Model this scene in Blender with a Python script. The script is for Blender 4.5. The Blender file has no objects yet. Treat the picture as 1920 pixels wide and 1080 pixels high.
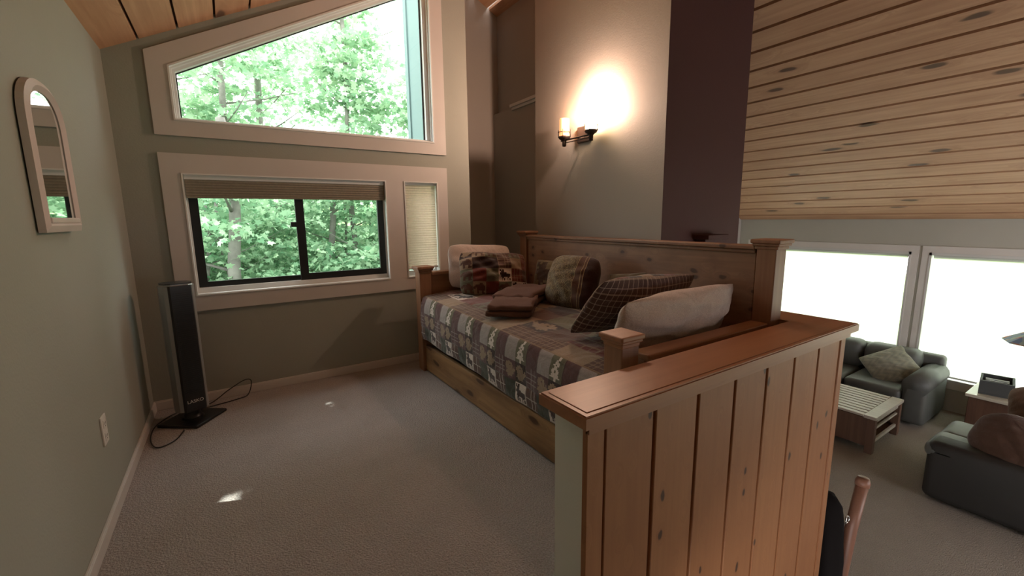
import bpy, bmesh, math, random
import numpy as np
from mathutils import Vector, Matrix
from math import sin, cos, pi, radians as R, sqrt, hypot, atan2
random.seed(7); rng = np.random.default_rng(7)
S = bpy.context.scene
COL = S.collection

# ------------------------------------------------------------------ camera
def make_camera(f=812, yaw=33.04, pitch=9.22, roll=-0.66, H=1.5):
    y, p, r = R(yaw), R(pitch), R(roll)
    fw = Vector((sin(y)*cos(p), cos(y)*cos(p), -sin(p)))
    rt = Vector((cos(y), -sin(y), 0)); up = rt.cross(fw)
    rt2 = rt*cos(r)+up*sin(r); up2 = -rt*sin(r)+up*cos(r)
    cd = bpy.data.cameras.new('camera'); cd.sensor_width = 36; cd.lens = f/1920*36
    cd.clip_start = .02; cd.clip_end = 300
    co = bpy.data.objects.new('camera', cd); COL.objects.link(co)
    m = Matrix((rt2, up2, -fw)).transposed().to_4x4(); m.translation = Vector((0, 0, H))
    co.matrix_world = m; S.camera = co
make_camera()

# ------------------------------------------------------------------ world, sun, exposure
S.view_settings.view_transform = 'Standard'; S.view_settings.look = 'None'
S.view_settings.gamma = 1; S.view_settings.use_curve_mapping = False
S.view_settings.exposure = -0.2
W = bpy.data.worlds.new('world'); S.world = W; W.use_nodes = True
wn = W.node_tree; wn.nodes.clear()
wo = wn.nodes.new('ShaderNodeOutputWorld'); wb = wn.nodes.new('ShaderNodeBackground')
wb.inputs[0].default_value = (1, .965, .95, 1); wb.inputs[1].default_value = 8.0
wn.links.new(wb.outputs[0], wo.inputs[0])
SUN_DIR = Vector((.12*cos(R(57)), cos(R(57)), sin(R(57)))).normalized()
sd = bpy.data.lights.new('sun', 'SUN'); sd.energy = 16; sd.angle = R(.12); sd.color = (1, .96, .88)
so = bpy.data.objects.new('sun', sd); COL.objects.link(so)
so.rotation_euler = SUN_DIR.to_track_quat('Z', 'Y').to_euler(); so.location = (2, 12, 16)
def portal(name, loc, rot, sx, sy):
    l = bpy.data.lights.new(name, 'AREA'); l.shape = 'RECTANGLE'; l.size = sx; l.size_y = sy
    l.cycles.is_portal = True
    o = bpy.data.objects.new(name, l); COL.objects.link(o); o.location = loc; o.rotation_euler = rot
D = 4.32           # inner face of the window wall
XR = 9.0           # inner face of the living room's window wall
ZF = -1.5          # living room floor
YB = -3.2          # back wall
portal('window_portal', (.9, D+.2, 2.3), (R(-90), 0, 0), 2.6, 3.2)
portal('added_rear_window_portal', (5.8, YB-.2, .2), (R(90), 0, 0), 3.8, 2.1)  # portal for the unseen rear window added to let in daylight
portal('living_window_portal', (XR+.2, 2.2, .1), (0, R(90), 0), 1.9, 6)
S.cycles.max_bounces = 10; S.cycles.diffuse_bounces = 6; S.cycles.transparent_max_bounces = 24
S.cycles.transmission_bounces = 8; S.cycles.caustics_reflective = False; S.cycles.caustics_refractive = False
S.cycles.use_denoising = True; S.cycles.sample_clamp_indirect = 6

# ------------------------------------------------------------------ node helpers / materials
def lin(c):
    return tuple(((x/255)/12.92 if x/255 <= .04045 else ((x/255+.055)/1.055)**2.4) for x in c)
class NT:
    def __init__(s, name):
        s.m = bpy.data.materials.new(name); s.m.use_nodes = True; s.t = s.m.node_tree
        s.b = s.t.nodes['Principled BSDF']; s.out = s.t.nodes['Material Output']
    def n(s, typ, ins=None, **kw):
        x = s.t.nodes.new(typ)
        for k, v in kw.items(): setattr(x, k, v)
        for k, v in (ins or {}).items():
            if isinstance(v, bpy.types.NodeSocket): s.t.links.new(v, x.inputs[k])
            else: x.inputs[k].default_value = v
        return x
    def l(s, a, b): s.t.links.new(a, b)
    def math(s, op, a, b=0, c=None):
        x = s.n('ShaderNodeMath', {0: a, 1: b}, operation=op)
        if c is not None:
            if isinstance(c, bpy.types.NodeSocket): s.l(c, x.inputs[2])
            else: x.inputs[2].default_value = c
        return x.outputs[0]
    def mix(s, f, a, b, mode='MIX'):
        x = s.n('ShaderNodeMix', data_type='RGBA', blend_type=mode)
        for i, v in ((0, f), (6, a), (7, b)):
            if isinstance(v, bpy.types.NodeSocket): s.l(v, x.inputs[i])
            else: x.inputs[i].default_value = (*v, 1) if (i > 0 and len(v) == 3) else v
        return x.outputs[2]
    def ramp(s, f, pts):
        x = s.n('ShaderNodeValToRGB', {0: f}); e = x.color_ramp.elements
        while len(e) < len(pts): e.new(.5)
        for q, (p, c) in zip(e, pts): q.position = p; q.color = (c, c, c, 1) if not hasattr(c, '__len__') else (*c, 1)
        return x.outputs[0]
    def coord(s, scale=(1, 1, 1), rot=(0, 0, 0), kind='Object'):
        c = s.n('ShaderNodeTexCoord')
        m = s.n('ShaderNodeMapping', {0: c.outputs[kind], 'Scale': scale, 'Rotation': rot}); return m.outputs[0]
    def bump(s, h, strength=.3, dist=.01):
        x = s.n('ShaderNodeBump', {'Height': h, 'Strength': strength, 'Distance': dist}); s.l(x.outputs[0], s.b.inputs['Normal'])
MATS = {}
def simple(name, col, rough=.6, metal=0, bumpscale=0, bstr=.2, var=.0, vscale=3, spec=.5, coat=0):
    if name in MATS: return MATS[name]
    t = NT(name); t.b.inputs['Roughness'].default_value = rough; t.b.inputs['Metallic'].default_value = metal
    t.b.inputs['Specular IOR Level'].default_value = spec
    if coat: t.b.inputs['Coat Weight'].default_value = coat
    co = t.coord()
    nz = t.n('ShaderNodeTexNoise', {'Vector': co, 'Scale': vscale, 'Detail': 4})
    v = max(var, .02)
    a = tuple(x*(1-v) for x in col); b = tuple(min(1, x*(1+v)) for x in col)
    t.l(t.mix(t.ramp(nz.outputs[0], [(.3, 0), (.7, 1)]), a, b), t.b.inputs['Base Color'])
    if bumpscale:
        nb = t.n('ShaderNodeTexNoise', {'Vector': co, 'Scale': bumpscale, 'Detail': 3})
        t.bump(nb.outputs[0], bstr, .004)
    MATS[name] = t.m; return t.m
def wood(name, light, dark, grain='X', rough=.45, knots=.5, board=None, board_axis='Y', off=0, knotcol=(.06, .025, .012), stain=0, kscale=2.2, coat=0.0, flat=None, asp=.28):
    """knotty pine: streaks along GRAIN, voronoi knots with rings, each board its own tone"""
    if name in MATS: return MATS[name]
    t = NT(name); c = t.coord(); sep = t.n('ShaderNodeSeparateXYZ', {0: c})
    ax = 'XYZ'.index(grain)
    if board:
        bi = t.math('FLOOR', t.math('DIVIDE', t.math('SUBTRACT', sep.outputs['XYZ'.index(board_axis)], off), board))
    else: bi = t.math('ADD', 0.0, 0.0)
    wn_ = t.n('ShaderNodeTexWhiteNoise', {'W': bi}, noise_dimensions='1D')
    shift = t.n('ShaderNodeVectorMath', {0: c, 1: wn_.outputs['Color']}, operation='MULTIPLY_ADD')
    sh = t.n('ShaderNodeVectorMath', {0: wn_.outputs['Color'], 1: (7, 7, 7)}, operation='MULTIPLY')
    ad = t.n('ShaderNodeVectorMath', {0: c, 1: sh.outputs[0]}, operation='ADD').outputs[0]
    t.t.nodes.remove(shift)
    sc = [1, 1, 1]; sc[ax] = asp
    if flat: sc['XYZ'.index(flat)] = 0
    kv = t.n('ShaderNodeMapping', {0: ad, 'Scale': tuple(x*kscale for x in sc)}).outputs[0]
    # warp
    nzw = t.n('ShaderNodeTexNoise', {'Vector': kv, 'Scale': 2.0, 'Detail': 2})
    wv = t.n('ShaderNodeVectorMath', {0: nzw.outputs['Color'], 1: (.25, .25, 0 if flat == 'Z' else .25)}, operation='MULTIPLY').outputs[0]
    kv2 = t.n('ShaderNodeVectorMath', {0: kv, 1: wv}, operation='ADD').outputs[0]
    if flat:
        sp = t.n('ShaderNodeSeparateXYZ', {0: kv2}); ab = [q for q in range(3) if q != 'XYZ'.index(flat)]
        kv2 = t.n('ShaderNodeCombineXYZ', {0: sp.outputs[ab[0]], 1: sp.outputs[ab[1]]}).outputs[0]
    vo = t.n('ShaderNodeTexVoronoi', {'Vector': kv2, 'Scale': 1.0, 'Randomness': 1.0}, voronoi_dimensions='2D' if flat else '3D')
    dist = vo.outputs['Distance']
    kn = t.ramp(dist, [(0.0, 1), (.085, .95), (.13, 0)])
    halo = t.ramp(dist, [(.08, 1), (.30, 0)])
    rnd = t.n('ShaderNodeSeparateColor', {0: vo.outputs['Color']}).outputs[0]
    sel = t.math('LESS_THAN', rnd, knots)
    sc2 = [26, 26, 26]; sc2[ax] = .9
    gv = t.n('ShaderNodeMapping', {0: ad, 'Scale': tuple(sc2)}).outputs[0]
    gv = t.n('ShaderNodeVectorMath', {0: gv, 1: t.n('ShaderNodeVectorMath', {0: t.n('ShaderNodeCombineXYZ', {0: halo, 1: halo, 2: halo}).outputs[0], 1: (2.2, 2.2, 2.2)}, operation='MULTIPLY').outputs[0]}, operation='ADD').outputs[0]
    g1 = t.n('ShaderNodeTexNoise', {'Vector': gv, 'Scale': 1.0, 'Detail': 5, 'Roughness': .6})
    gr = t.ramp(g1.outputs[0], [(.33, 0), (.68, 1)])
    colr = t.mix(t.math('MULTIPLY', gr, .55), light, dark)
    bt = t.math('MULTIPLY', wn_.outputs['Value'], .38 if board else 0)
    colr = t.mix(bt, colr, dark)
    lo = t.n('ShaderNodeTexNoise', {'Vector': kv, 'Scale': .9, 'Detail': 3})
    colr = t.mix(t.math('MULTIPLY', t.ramp(lo.outputs[0], [(.45, 0), (.75, 1)]), .3+stain), colr, dark)
    colr = t.mix(t.math('MULTIPLY', t.math('MULTIPLY', halo, sel), .45), colr, dark)
    colr = t.mix(t.math('MULTIPLY', t.math('MULTIPLY', kn, sel), .9), colr, knotcol)
    t.l(colr, t.b.inputs['Base Color']); t.b.inputs['Roughness'].default_value = rough
    if coat: t.b.inputs['Coat Weight'].default_value = coat; t.b.inputs['Coat Roughness'].default_value = .3
    t.bump(g1.outputs[0], .15, .003)
    MATS[name] = t.m; return t.m
def carpet(name, col):
    t = NT(name); c = t.coord()
    n1 = t.n('ShaderNodeTexNoise', {'Vector': c, 'Scale': 120, 'Detail': 3, 'Roughness': .7})
    n2 = t.n('ShaderNodeTexNoise', {'Vector': c, 'Scale': 4, 'Detail': 3})
    v = t.n('ShaderNodeTexVoronoi', {'Vector': c, 'Scale': 110})
    k = t.mix(t.ramp(n1.outputs[0], [(.3, 0), (.7, 1)]), tuple(x*.62 for x in col), tuple(min(1, x*1.25) for x in col))
    k = t.mix(t.math('MULTIPLY', t.ramp(n2.outputs[0], [(.4, 0), (.65, 1)]), .22), k, tuple(x*.7 for x in col))
    t.l(k, t.b.inputs['Base Color']); t.b.inputs['Roughness'].default_value = 1
    t.b.inputs['Specular IOR Level'].default_value = .1; t.b.inputs['Sheen Weight'].default_value = .2
    t.bump(t.math('ADD', n1.outputs[0], v.outputs['Distance']), .7, .012); return t.m
def wallpaint(name, col):
    t = NT(name); c = t.coord()
    n1 = t.n('ShaderNodeTexNoise', {'Vector': c, 'Scale': 90, 'Detail': 2})
    n2 = t.n('ShaderNodeTexNoise', {'Vector': c, 'Scale': 1.3, 'Detail': 3})
    k = t.mix(t.ramp(n2.outputs[0], [(.35, 0), (.7, 1)]), tuple(x*.95 for x in col), col)
    t.l(k, t.b.inputs['Base Color']); t.b.inputs['Roughness'].default_value = .7
    t.b.inputs['Specular IOR Level'].default_value = .3
    t.bump(n1.outputs[0], .25, .004); return t.m
def glass_mat(name='window_glass'):
    t = NT(name); t.t.nodes.remove(t.b)
    tr = t.n('ShaderNodeBsdfTransparent', {0: (.93, .97, .95, 1)}); gl = t.n('ShaderNodeBsdfGlossy', {'Roughness': .01})
    lw = t.n('ShaderNodeLayerWeight', {0: .5}); fr = t.n('ShaderNodeMath', {0: t.math('POWER', lw.outputs['Facing'], 5.0), 1: .6, 2: .03}, operation='MULTIPLY_ADD')
    mx = t.n('ShaderNodeMixShader', {0: fr.outputs[0], 1: tr.outputs[0], 2: gl.outputs[0]})
    t.l(mx.outputs[0], t.out.inputs[0]); return t.m
def shade_mat(name, col, trans, weave=0, amt=.6):
    t = NT(name); t.t.nodes.remove(t.b); c = t.coord()
    sp = t.n('ShaderNodeSeparateXYZ', {0: c})
    d = t.n('ShaderNodeBsdfDiffuse', {0: (*col, 1)}); tl = t.n('ShaderNodeBsdfTranslucent', {0: (*trans, 1)})
    if weave:
        w = t.n('ShaderNodeTexNoise', {'Vector': t.coord((weave, weave, weave)), 'Scale': 1})
        t.l(t.mix(t.ramp(w.outputs[0], [(.3, 0), (.7, 1)]), tuple(x*.85 for x in col), col), d.inputs[0])
    mx = t.n('ShaderNodeMixShader', {0: amt, 1: d.outputs[0], 2: tl.outputs[0]})
    t.l(mx.outputs[0], t.out.inputs[0]); return t.m
def emit_mat(name, col, strength, base=(.9, .8, .6)):
    t = NT(name); t.b.inputs['Base Color'].default_value = (*base, 1)
    t.b.inputs['Emission Color'].default_value = (*col, 1); t.b.inputs['Emission Strength'].default_value = strength
    t.b.inputs['Roughness'].default_value = .5
    return t.m
def leaf_mat(name, c1, c2):
    t = NT(name); t.t.nodes.remove(t.b)
    g = t.n('ShaderNodeNewGeometry'); rp = g.outputs['Random Per Island']
    k = t.mix(rp, c1, c2)
    d = t.n('ShaderNodeBsdfDiffuse', {0: k}); tl = t.n('ShaderNodeBsdfTranslucent', {0: k})
    mx = t.n('ShaderNodeMixShader', {0: .45, 1: d.outputs[0], 2: tl.outputs[0]})
    t.l(mx.outputs[0], t.out.inputs[0]); return t.m
def face_color_mat(name, rough=.95, bscale=260, sheen=.3):
    t = NT(name); a = t.n('ShaderNodeAttribute', attribute_name='pattern')
    n = t.n('ShaderNodeTexNoise', {'Vector': t.coord(), 'Scale': bscale, 'Detail': 2})
    k = t.mix(t.ramp(n.outputs[0], [(.3, 0), (.7, .35)]), a.outputs['Color'], (.02, .015, .012))
    t.l(k, t.b.inputs['Base Color']); t.b.inputs['Roughness'].default_value = rough
    t.b.inputs['Sheen Weight'].default_value = sheen; t.b.inputs['Specular IOR Level'].default_value = .2
    n2 = t.n('ShaderNodeTexNoise', {'Vector': t.coord(), 'Scale': 7, 'Detail': 3, 'Distortion': .8})
    t.bump(t.math('ADD', t.math('MULTIPLY', n.outputs[0], .06), n2.outputs[0]), .6, .03); return t.m

M_WALL = wallpaint('sage_wall_paint', (.34, .35, .305))
M_CHASE = wallpaint('taupe_wall_paint', (.34, .31, .275))
M_RED = wallpaint('dark_red_wall', (.07, .027, .025))
M_TRIM = simple('white_trim_paint', (.58, .545, .52), .45, var=.03)
M_TRIM2 = simple('brightened_trim_paint', (.78, .76, .73), .45, var=.03)  # trim colour brightened to stand in for light on the living room casings
M_SASH = simple('white_vinyl', (.75, .76, .75), .35, var=.02)
M_CARP = carpet('beige_carpet', (.40, .365, .35))
M_CARP2 = carpet('tan_carpet', (.32, .28, .235))
M_CEIL = wood('ceiling_pine', (.68, .41, .245), (.40, .20, .11), 'Y', .55, .42, .2435, 'X', -.408, kscale=3.8, flat='Z', stain=.2, knotcol=(.10, .055, .035))
M_GROOVE = simple('dark_backing_wood', (.05, .022, .012), .9)
M_PANEL = wood('panel_pine', (.35, .155, .062), (.235, .088, .033), 'Z', .5, .17, .2785, 'X', 1.047, kscale=9.5, asp=.5, flat='Y', knotcol=(.035, .014, .008))
M_CAP = wood('cap_pine', (.36, .165, .078), (.25, .10, .045), 'X', .42, .1, kscale=1.4, coat=.05)
M_BED = wood('rustic_bed_pine', (.27, .14, .075), (.13, .06, .032), 'Y', .55, .42, kscale=7.5, stain=.25, flat='X', asp=.6)
M_BEDX = wood('rustic_rail_pine', (.34, .17, .08), (.18, .075, .035), 'X', .5, .4, kscale=3.0, coat=.1)
M_POST = wood('rustic_post_pine', (.30, .15, .08), (.16, .07, .035), 'Z', .5, .4, kscale=3.0, coat=.1)
M_DRAWER = wood('drawer_pine', (.40, .24, .11), (.13, .06, .026), 'Y', .5, .95, kscale=6, stain=.55, flat='X')
M_GLASS = glass_mat()
M_BLACK = simple('black_window_vinyl', (.012, .014, .016), .4)
M_DARKMETAL = simple('dark_bronze_metal', (.05, .035, .03), .45, .6)
M_PATCH = face_color_mat('patchwork_cotton')
M_BARK = simple('grey_bark', (.17, .165, .15), .9, bumpscale=20, bstr=.8, var=.35, vscale=6)
M_LEAF = leaf_mat('maple_leaf_green', (.24, .42, .27), (.56, .72, .52))
M_LEAFY = leaf_mat('sapling_leaf_green', (.14, .30, .17), (.44, .62, .42))
M_LEAF2 = leaf_mat('undergrowth_leaf_green', (.10, .22, .13), (.38, .54, .36))
M_LEAF3 = leaf_mat('canopy_leaf_green', (.10, .30, .10), (.2, .45, .16))

# ------------------------------------------------------------------ mesh helpers
def link(o, parent=None):
    COL.objects.link(o)
    if parent is not None: o.parent = parent
    return o
def obj(name, bm, mat, parent=None, smooth=False, recalc=True):
    if recalc: bmesh.ops.recalc_face_normals(bm, faces=bm.faces)
    me = bpy.data.meshes.new(name); bm.to_mesh(me); bm.free()
    for m in (mat if isinstance(mat, (list, tuple)) else [mat]): me.materials.append(m)
    if smooth:
        for p in me.polygons: p.use_smooth = True
    return link(bpy.data.objects.new(name, me), parent)
def tag(o, label, cat, group=None, kind=None):
    o['label'] = label; o['category'] = cat
    if group: o['group'] = group
    if kind: o['kind'] = kind
    return o
def struct(o): o['kind'] = 'structure'; return o
def thing(name, label, cat, loc=(0, 0, 0), rz=0, group=None):
    o = bpy.data.objects.new(name, None); o.empty_display_size = .1; COL.objects.link(o)
    o.location = loc; o.rotation_euler = (0, 0, rz); return tag(o, label, cat, group)
def B(): return bmesh.new()
def box(bm, x0, x1, y0, y1, z0, z1, bev=0, seg=2, M=None, mi=0):
    t = bmesh.new(); bmesh.ops.create_cube(t, size=1)
    for v in t.verts: v.co = Vector(((x0+x1)/2+v.co.x*(x1-x0), (y0+y1)/2+v.co.y*(y1-y0), (z0+z1)/2+v.co.z*(z1-z0)))
    if bev: bmesh.ops.bevel(t, geom=list(t.edges), offset=bev, segments=seg, affect='EDGES', profile=.5)
    if M is not None: bmesh.ops.transform(t, matrix=M, verts=t.verts)
    for f in t.faces: f.material_index = mi
    merge(bm, t)
def merge(bm, t):
    me = bpy.data.meshes.new('t'); t.to_mesh(me); t.free(); bm.from_mesh(me); bpy.data.meshes.remove(me)
def prism_y(bm, pts, y0, y1):          # polygon in (x, z) extruded along y
    a = [bm.verts.new((x, y0, z)) for x, z in pts]; b = [bm.verts.new((x, y1, z)) for x, z in pts]
    bm.faces.new(a); bm.faces.new(b[::-1]); n = len(pts)
    for i in range(n): bm.faces.new((a[i], b[i], b[(i+1) % n], a[(i+1) % n]))
def prism_z(bm, pts, z0, z1):
    a = [bm.verts.new((x, y, z0)) for x, y in pts]; b = [bm.verts.new((x, y, z1)) for x, y in pts]
    bm.faces.new(a[::-1]); bm.faces.new(b); n = len(pts)
    for i in range(n): bm.faces.new((a[i], a[(i+1) % n], b[(i+1) % n], b[i]))
def tube(bm, pts, r, n=10, caps=True):
    rings = []; prev = None
    pts = [Vector(p) for p in pts]
    rs = r if hasattr(r, '__len__') else [r]*len(pts)
    for i, p in enumerate(pts):
        d = (pts[min(i+1, len(pts)-1)]-pts[max(i-1, 0)]).normalized()
        u = prev - d*prev.dot(d) if prev is not None else d.orthogonal()
        u = u.normalized() if u.length > 1e-6 else d.orthogonal().normalized(); prev = u
        w = d.cross(u)
        rings.append([bm.verts.new(p+(u*cos(2*pi*k/n)+w*sin(2*pi*k/n))*rs[i]) for k in range(n)])
    for a, b in zip(rings, rings[1:]):
        for k in range(n): bm.faces.new((a[k], a[(k+1) % n], b[(k+1) % n], b[k]))
    if caps: bm.faces.new(rings[0][::-1]); bm.faces.new(rings[-1])
def lathe(bm, prof, n=24, c=(0, 0, 0)):
    rings = []
    for r, z in prof: rings.append([bm.verts.new((c[0]+r*cos(2*pi*k/n), c[1]+r*sin(2*pi*k/n), c[2]+z)) for k in range(n)])
    for a, b in zip(rings, rings[1:]):
        for k in range(n): bm.faces.new((a[k], a[(k+1) % n], b[(k+1) % n], b[k]))
    if prof[0][0] > 1e-4: bm.faces.new(rings[0][::-1])
    if prof[-1][0] > 1e-4: bm.faces.new(rings[-1])
def smooth_path(pts, n=12):
    pts = [Vector(p) for p in pts]; P = [pts[0]]+pts+[pts[-1]]; out = []
    for i in range(1, len(P)-2):
        a, b, c, d = P[i-1:i+3]
        for k in range(n):
            t = k/n; out.append(.5*((2*b)+(c-a)*t+(2*a-5*b+4*c-d)*t*t+(3*b-a-3*c+d)*t**3))
    out.append(pts[-1]); return out

# ================================================================== ROOM SHELL
CS = .49                                         # roof pitch
cz = lambda x: 2.70+.503*(x+.63)                 # left slope, underside
XRID = 2.88; ZR = cz(XRID)
RS = (ZR-1.40)/(XR-XRID)
cz2 = lambda x: ZR-RS*(x-XRID)                   # right slope
XL = -.625
# floors
b = B(); box(b, XL-.1, .98, YB, 4.32, -.3, 0); box(b, .98, 3.0, 1.1, 4.32, -.3, 0); box(b, 2.2, 3.3, 4.3, 5.6, -.3, 0)
struct(obj('floor', b, M_CARP))
b = B(); box(b, XL-.1, XR+.2, YB, 5.8, ZF-.2, ZF); o = struct(obj('floor_living_room', b, M_CARP2))
# left wall, back wall
b = B(); box(b, XL-.15, XL, YB-.15, D+.15, -.3, 2.75); struct(obj('wall_left', b, M_WALL))
b = B()                                          # rear wall of the open stair side; unseen wide window added for daylight
RX0, RX1, RZ0, RZ1 = 4.0, 7.6, -.75, 1.15
for pts in ([(XL-.15, ZF-.2), (XR+.2, ZF-.2), (XR+.2, RZ0), (XL-.15, RZ0)], [(XL-.15, RZ0), (RX0, RZ0), (RX0, RZ1), (XL-.15, RZ1)], [(RX1, RZ0), (XR+.2, RZ0), (XR+.2, RZ1), (RX1, RZ1)],
            [(XL-.15, RZ1), (XR+.2, RZ1), (XR+.2, 1.5), (XRID, ZR+.1), (XL-.15, cz(XL)+.02)]): prism_y(b, pts, YB-.15, YB)
struct(obj('wall_back', b, M_WALL))
b = B()
for (xa, xb, za, zb) in ((RX0-.1, RX0, RZ0-.1, RZ1+.1), (RX1, RX1+.1, RZ0-.1, RZ1+.1), (RX0, RX1, RZ1, RZ1+.1), (RX0, RX1, RZ0-.1, RZ0), (5.77, 5.83, RZ0, RZ1)): box(b, xa, xb, YB-.1, YB+.02, za, zb)
wr = struct(obj('window_rear_added', b, M_TRIM))  # unseen window, added to brighten the rooms from behind
# window wall with its three openings (x, z polygons extruded)
UL, UR, UB = -.257, 1.868, 2.262                 # upper opening
uz = lambda x: 2.655+.535*(x-UL)                 # its sloped head
LL, LR, LB, LT = -.257, 1.342, .900, 1.872
SL, SR = 1.522, 1.884
XW = 2.27
b = B(); y0, y1 = D, D+.16
def P(*pts): prism_y(b, pts, y0, y1)
P((XL-.1, -.3), (XW, -.3), (XW, LB), (XL-.1, LB))
P((XL-.1, LB), (LL, LB), (LL, UB), (XL-.1, UB)); P((LR, LB), (SL, LB), (SL, LT), (LR, LT)); P((SR, LB), (XW, LB), (XW, UB), (SR, UB))
P((LL, LT), (SR, LT), (SR, UB), (LL, UB))
P((XL-.1, UB), (UL, UB), (UL, uz(UL)), (XL-.1, cz(XL-.1)+.06)); P((UR, UB), (XW, UB), (XW, cz(XW)+.06), (UR, uz(UR)))
P((XL-.1, cz(XL-.1)+.06), (UL, uz(UL)), (UR, uz(UR)), (XW, cz(XW)+.06))
struct(obj('wall_front', b, M_WALL))
# recess beyond the window wall's end
b = B(); box(b, XW, 3.3, 5.5, 5.66, -.3, ZR+.05); box(b, 3.3, 3.6, 5.5, 5.66, -.3, ZR+.05); struct(obj('wall_recess', b, M_CHASE))
b = B(); box(b, 3.3, 3.42, 4.2, 5.5, -.3, 2.93); box(b, 3.38, 3.5, 4.2, 5.5, 2.9, ZR); struct(obj('wall_alcove', b, M_CHASE))
b = B(); box(b, 3.262, 3.44, 4.4, 5.03, 2.925, 2.965, .006); box(b, 3.28, 3.4, 4.4, 5.01, 2.89, 2.925, .004); struct(obj('trim_alcove', b, M_TRIM))
# chimney chase, sconce side and dark red front
CX0, CX1, CY0, CY1 = 3.15, 4.35, 2.46, 4.30
b = B(); prism_z(b, [(CX0, CY0+.002), (CX0+.05, CY0+.002), (CX0+.05, CY1), (CX1, CY1), (CX1, 5.1), (3.5, 5.1), (3.5, CY1+.02), (CX0, CY1)], ZF, ZR+.02); struct(obj('wall_chimney_side', b, M_CHASE))
b = B(); box(b, CX0+.001, CX1, CY0, CY0+.06, ZF, ZR+.02); box(b, CX1-.06, CX1-.001, CY0+.06, 5.1, ZF, ZR); struct(obj('wall_chimney_front', b, M_RED))
b = B(); box(b, 2.185, 2.27, D+.16, 5.8, -.3, 6.2); box(b, 2.165, 2.29, 5.74, 5.84, -.3, 6.2); struct(obj('trim_exterior_siding', b, simple('pale_teal_siding', (.13, .20, .20), .7)))
# living room back wall and window wall
b = B(); box(b, 3.4, XR+.2, 5.04, 5.2, ZF-.2, 3.9); struct(obj('wall_living_back', b, M_TRIM))
W1 = (2.27, 4.76); W2 = (-.45, 2.06); W3 = (-2.95, -.66); WB, WT = -1.05, .90
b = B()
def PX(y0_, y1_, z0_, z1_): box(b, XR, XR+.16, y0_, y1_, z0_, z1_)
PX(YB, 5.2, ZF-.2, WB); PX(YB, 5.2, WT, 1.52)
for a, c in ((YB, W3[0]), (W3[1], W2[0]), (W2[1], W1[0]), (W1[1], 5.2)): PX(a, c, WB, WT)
struct(obj('wall_right', b, wallpaint('brightened_sage_wall_paint', (.55, .55, .49))))  # sage paint made paler, putting extra light into the wall's colour
# ceilings: real boards with gaps, a dark backing board behind
def ceiling(name, xs, f, y_of, th=.03, g=.008):
    b = B()
    for xa, xb in zip(xs, xs[1:]):
        ya, yb = y_of((xa+xb)/2)
        z0, z1 = f(xa+g), f(xb-g)
        prism_y(b, [(xa+g, z0), (xb-g, z1), (xb-g, z1+th), (xa+g, z0+th)], ya, yb)
    for f_ in b.faces: f_.material_index = 0
    n0 = len(b.faces)
    xa, xb = xs[0], xs[-1]
    for (p, q) in ((xa, XW), (XW, xb)) if xa < XW < xb else ((xa, xb),):
        ya, yb = y_of((p+q)/2)
        prism_y(b, [(p, f(p)+th), (q, f(q)+th), (q, f(q)+.2), (p, f(p)+.2)], ya, yb)
    b.faces.ensure_lookup_table()
    for f_ in b.faces[n0:]: f_.material_index = 1
    return struct(obj(name, b, [M_CEIL, M_GROOVE]))
xs = [XL-.03]+[-.408+.2435*k for k in range(0, 14)]; xs = [x for x in xs if x < XRID-.05]+[XRID]
ceiling('ceiling_left', xs, cz, lambda x: (YB, D) if x < XW else (YB, 5.56))
xs = [XRID]+sorted([8.82-.2425*k for k in range(0, 25)])+[XR]; xs = sorted(x for x in xs if x >= XRID)
ceiling('ceiling_right', xs, cz2, lambda x: (YB, 5.1) if x > 3.5 else (YB, 5.56), g=.016)
# baseboards
b = B(); box(b, XL, XW-.03, D-.016, D, 0, .07, .004); box(b, XL, XW-.03, D-.012, D, .07, .078, .003); struct(obj('baseboard_front', b, M_TRIM))
b = B(); box(b, XL, XL+.016, YB, D-.016, 0, .07, .004); box(b, XL, XL+.012, YB, D-.016, .07, .078, .003); struct(obj('baseboard_left', b, M_TRIM))

# ================================================================== HALF WALL (loft railing) with pine planks and cap
b = B(); box(b, .972, 3.0, 1.045, 1.205, ZF, .80); box(b, 2.9, 3.06, 1.2, CY0, ZF, .80); struct(obj('wall_half', b, wallpaint('pale_grey_wall_paint', (.74, .76, .72))))
b = B(); box(b, .965, 1.045, 1.02, 1.045, ZF, .80, .002)
xs = [1.047]+[1.32+.2785*k for k in range(7)]
for xa, xb in zip(xs, xs[1:]): box(b, xa+.010, xb-.010, 1.022, 1.045, ZF, .80, .003, 1)
box(b, 2.985, 3.045, 1.015, 1.045, ZF, .80, .003)
n0 = len(b.faces); box(b, 1.04, 2.99, 1.038, 1.045, ZF, .8, mi=1)
o = struct(obj('trim_half_wall_planks', b, [M_PANEL, simple('groove_pine', (.16, .06, .028), .7)]))
b = B()
capL = [(.925, .985), (3.13, .985), (3.13, CY0-.005), (2.86, CY0-.005), (2.86, 1.245), (.925, 1.245)]
prism_z(b, capL, .803, .85)
bmesh.ops.bevel(b, geom=[e for e in b.edges if abs(e.verts[0].co.z-.85) < 1e-4 and abs(e.verts[1].co.z-.85) < 1e-4], offset=.006, segments=2, affect='EDGES')
prism_z(b, [(.965, 1.012), (3.10, 1.012), (3.10, 1.03), (.965, 1.03)], .765, .803)
prism_z(b, [(.955, 1.015), (.975, 1.015), (.975, 1.215), (.955, 1.215)], .785, .803)
struct(obj('trim_half_wall_cap', b, M_CAP))
# inset line on cap
b = B(); prism_z(b, [(.95, 1.01), (3.1, 1.01), (3.1, 1.22), (.95, 1.22)], .8495, .853); 
bmesh.ops.bevel(b, geom=list(b.edges), offset=.0015, segments=1, affect='EDGES')
struct(obj('trim_half_wall_top_board', b, M_CAP))

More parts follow.
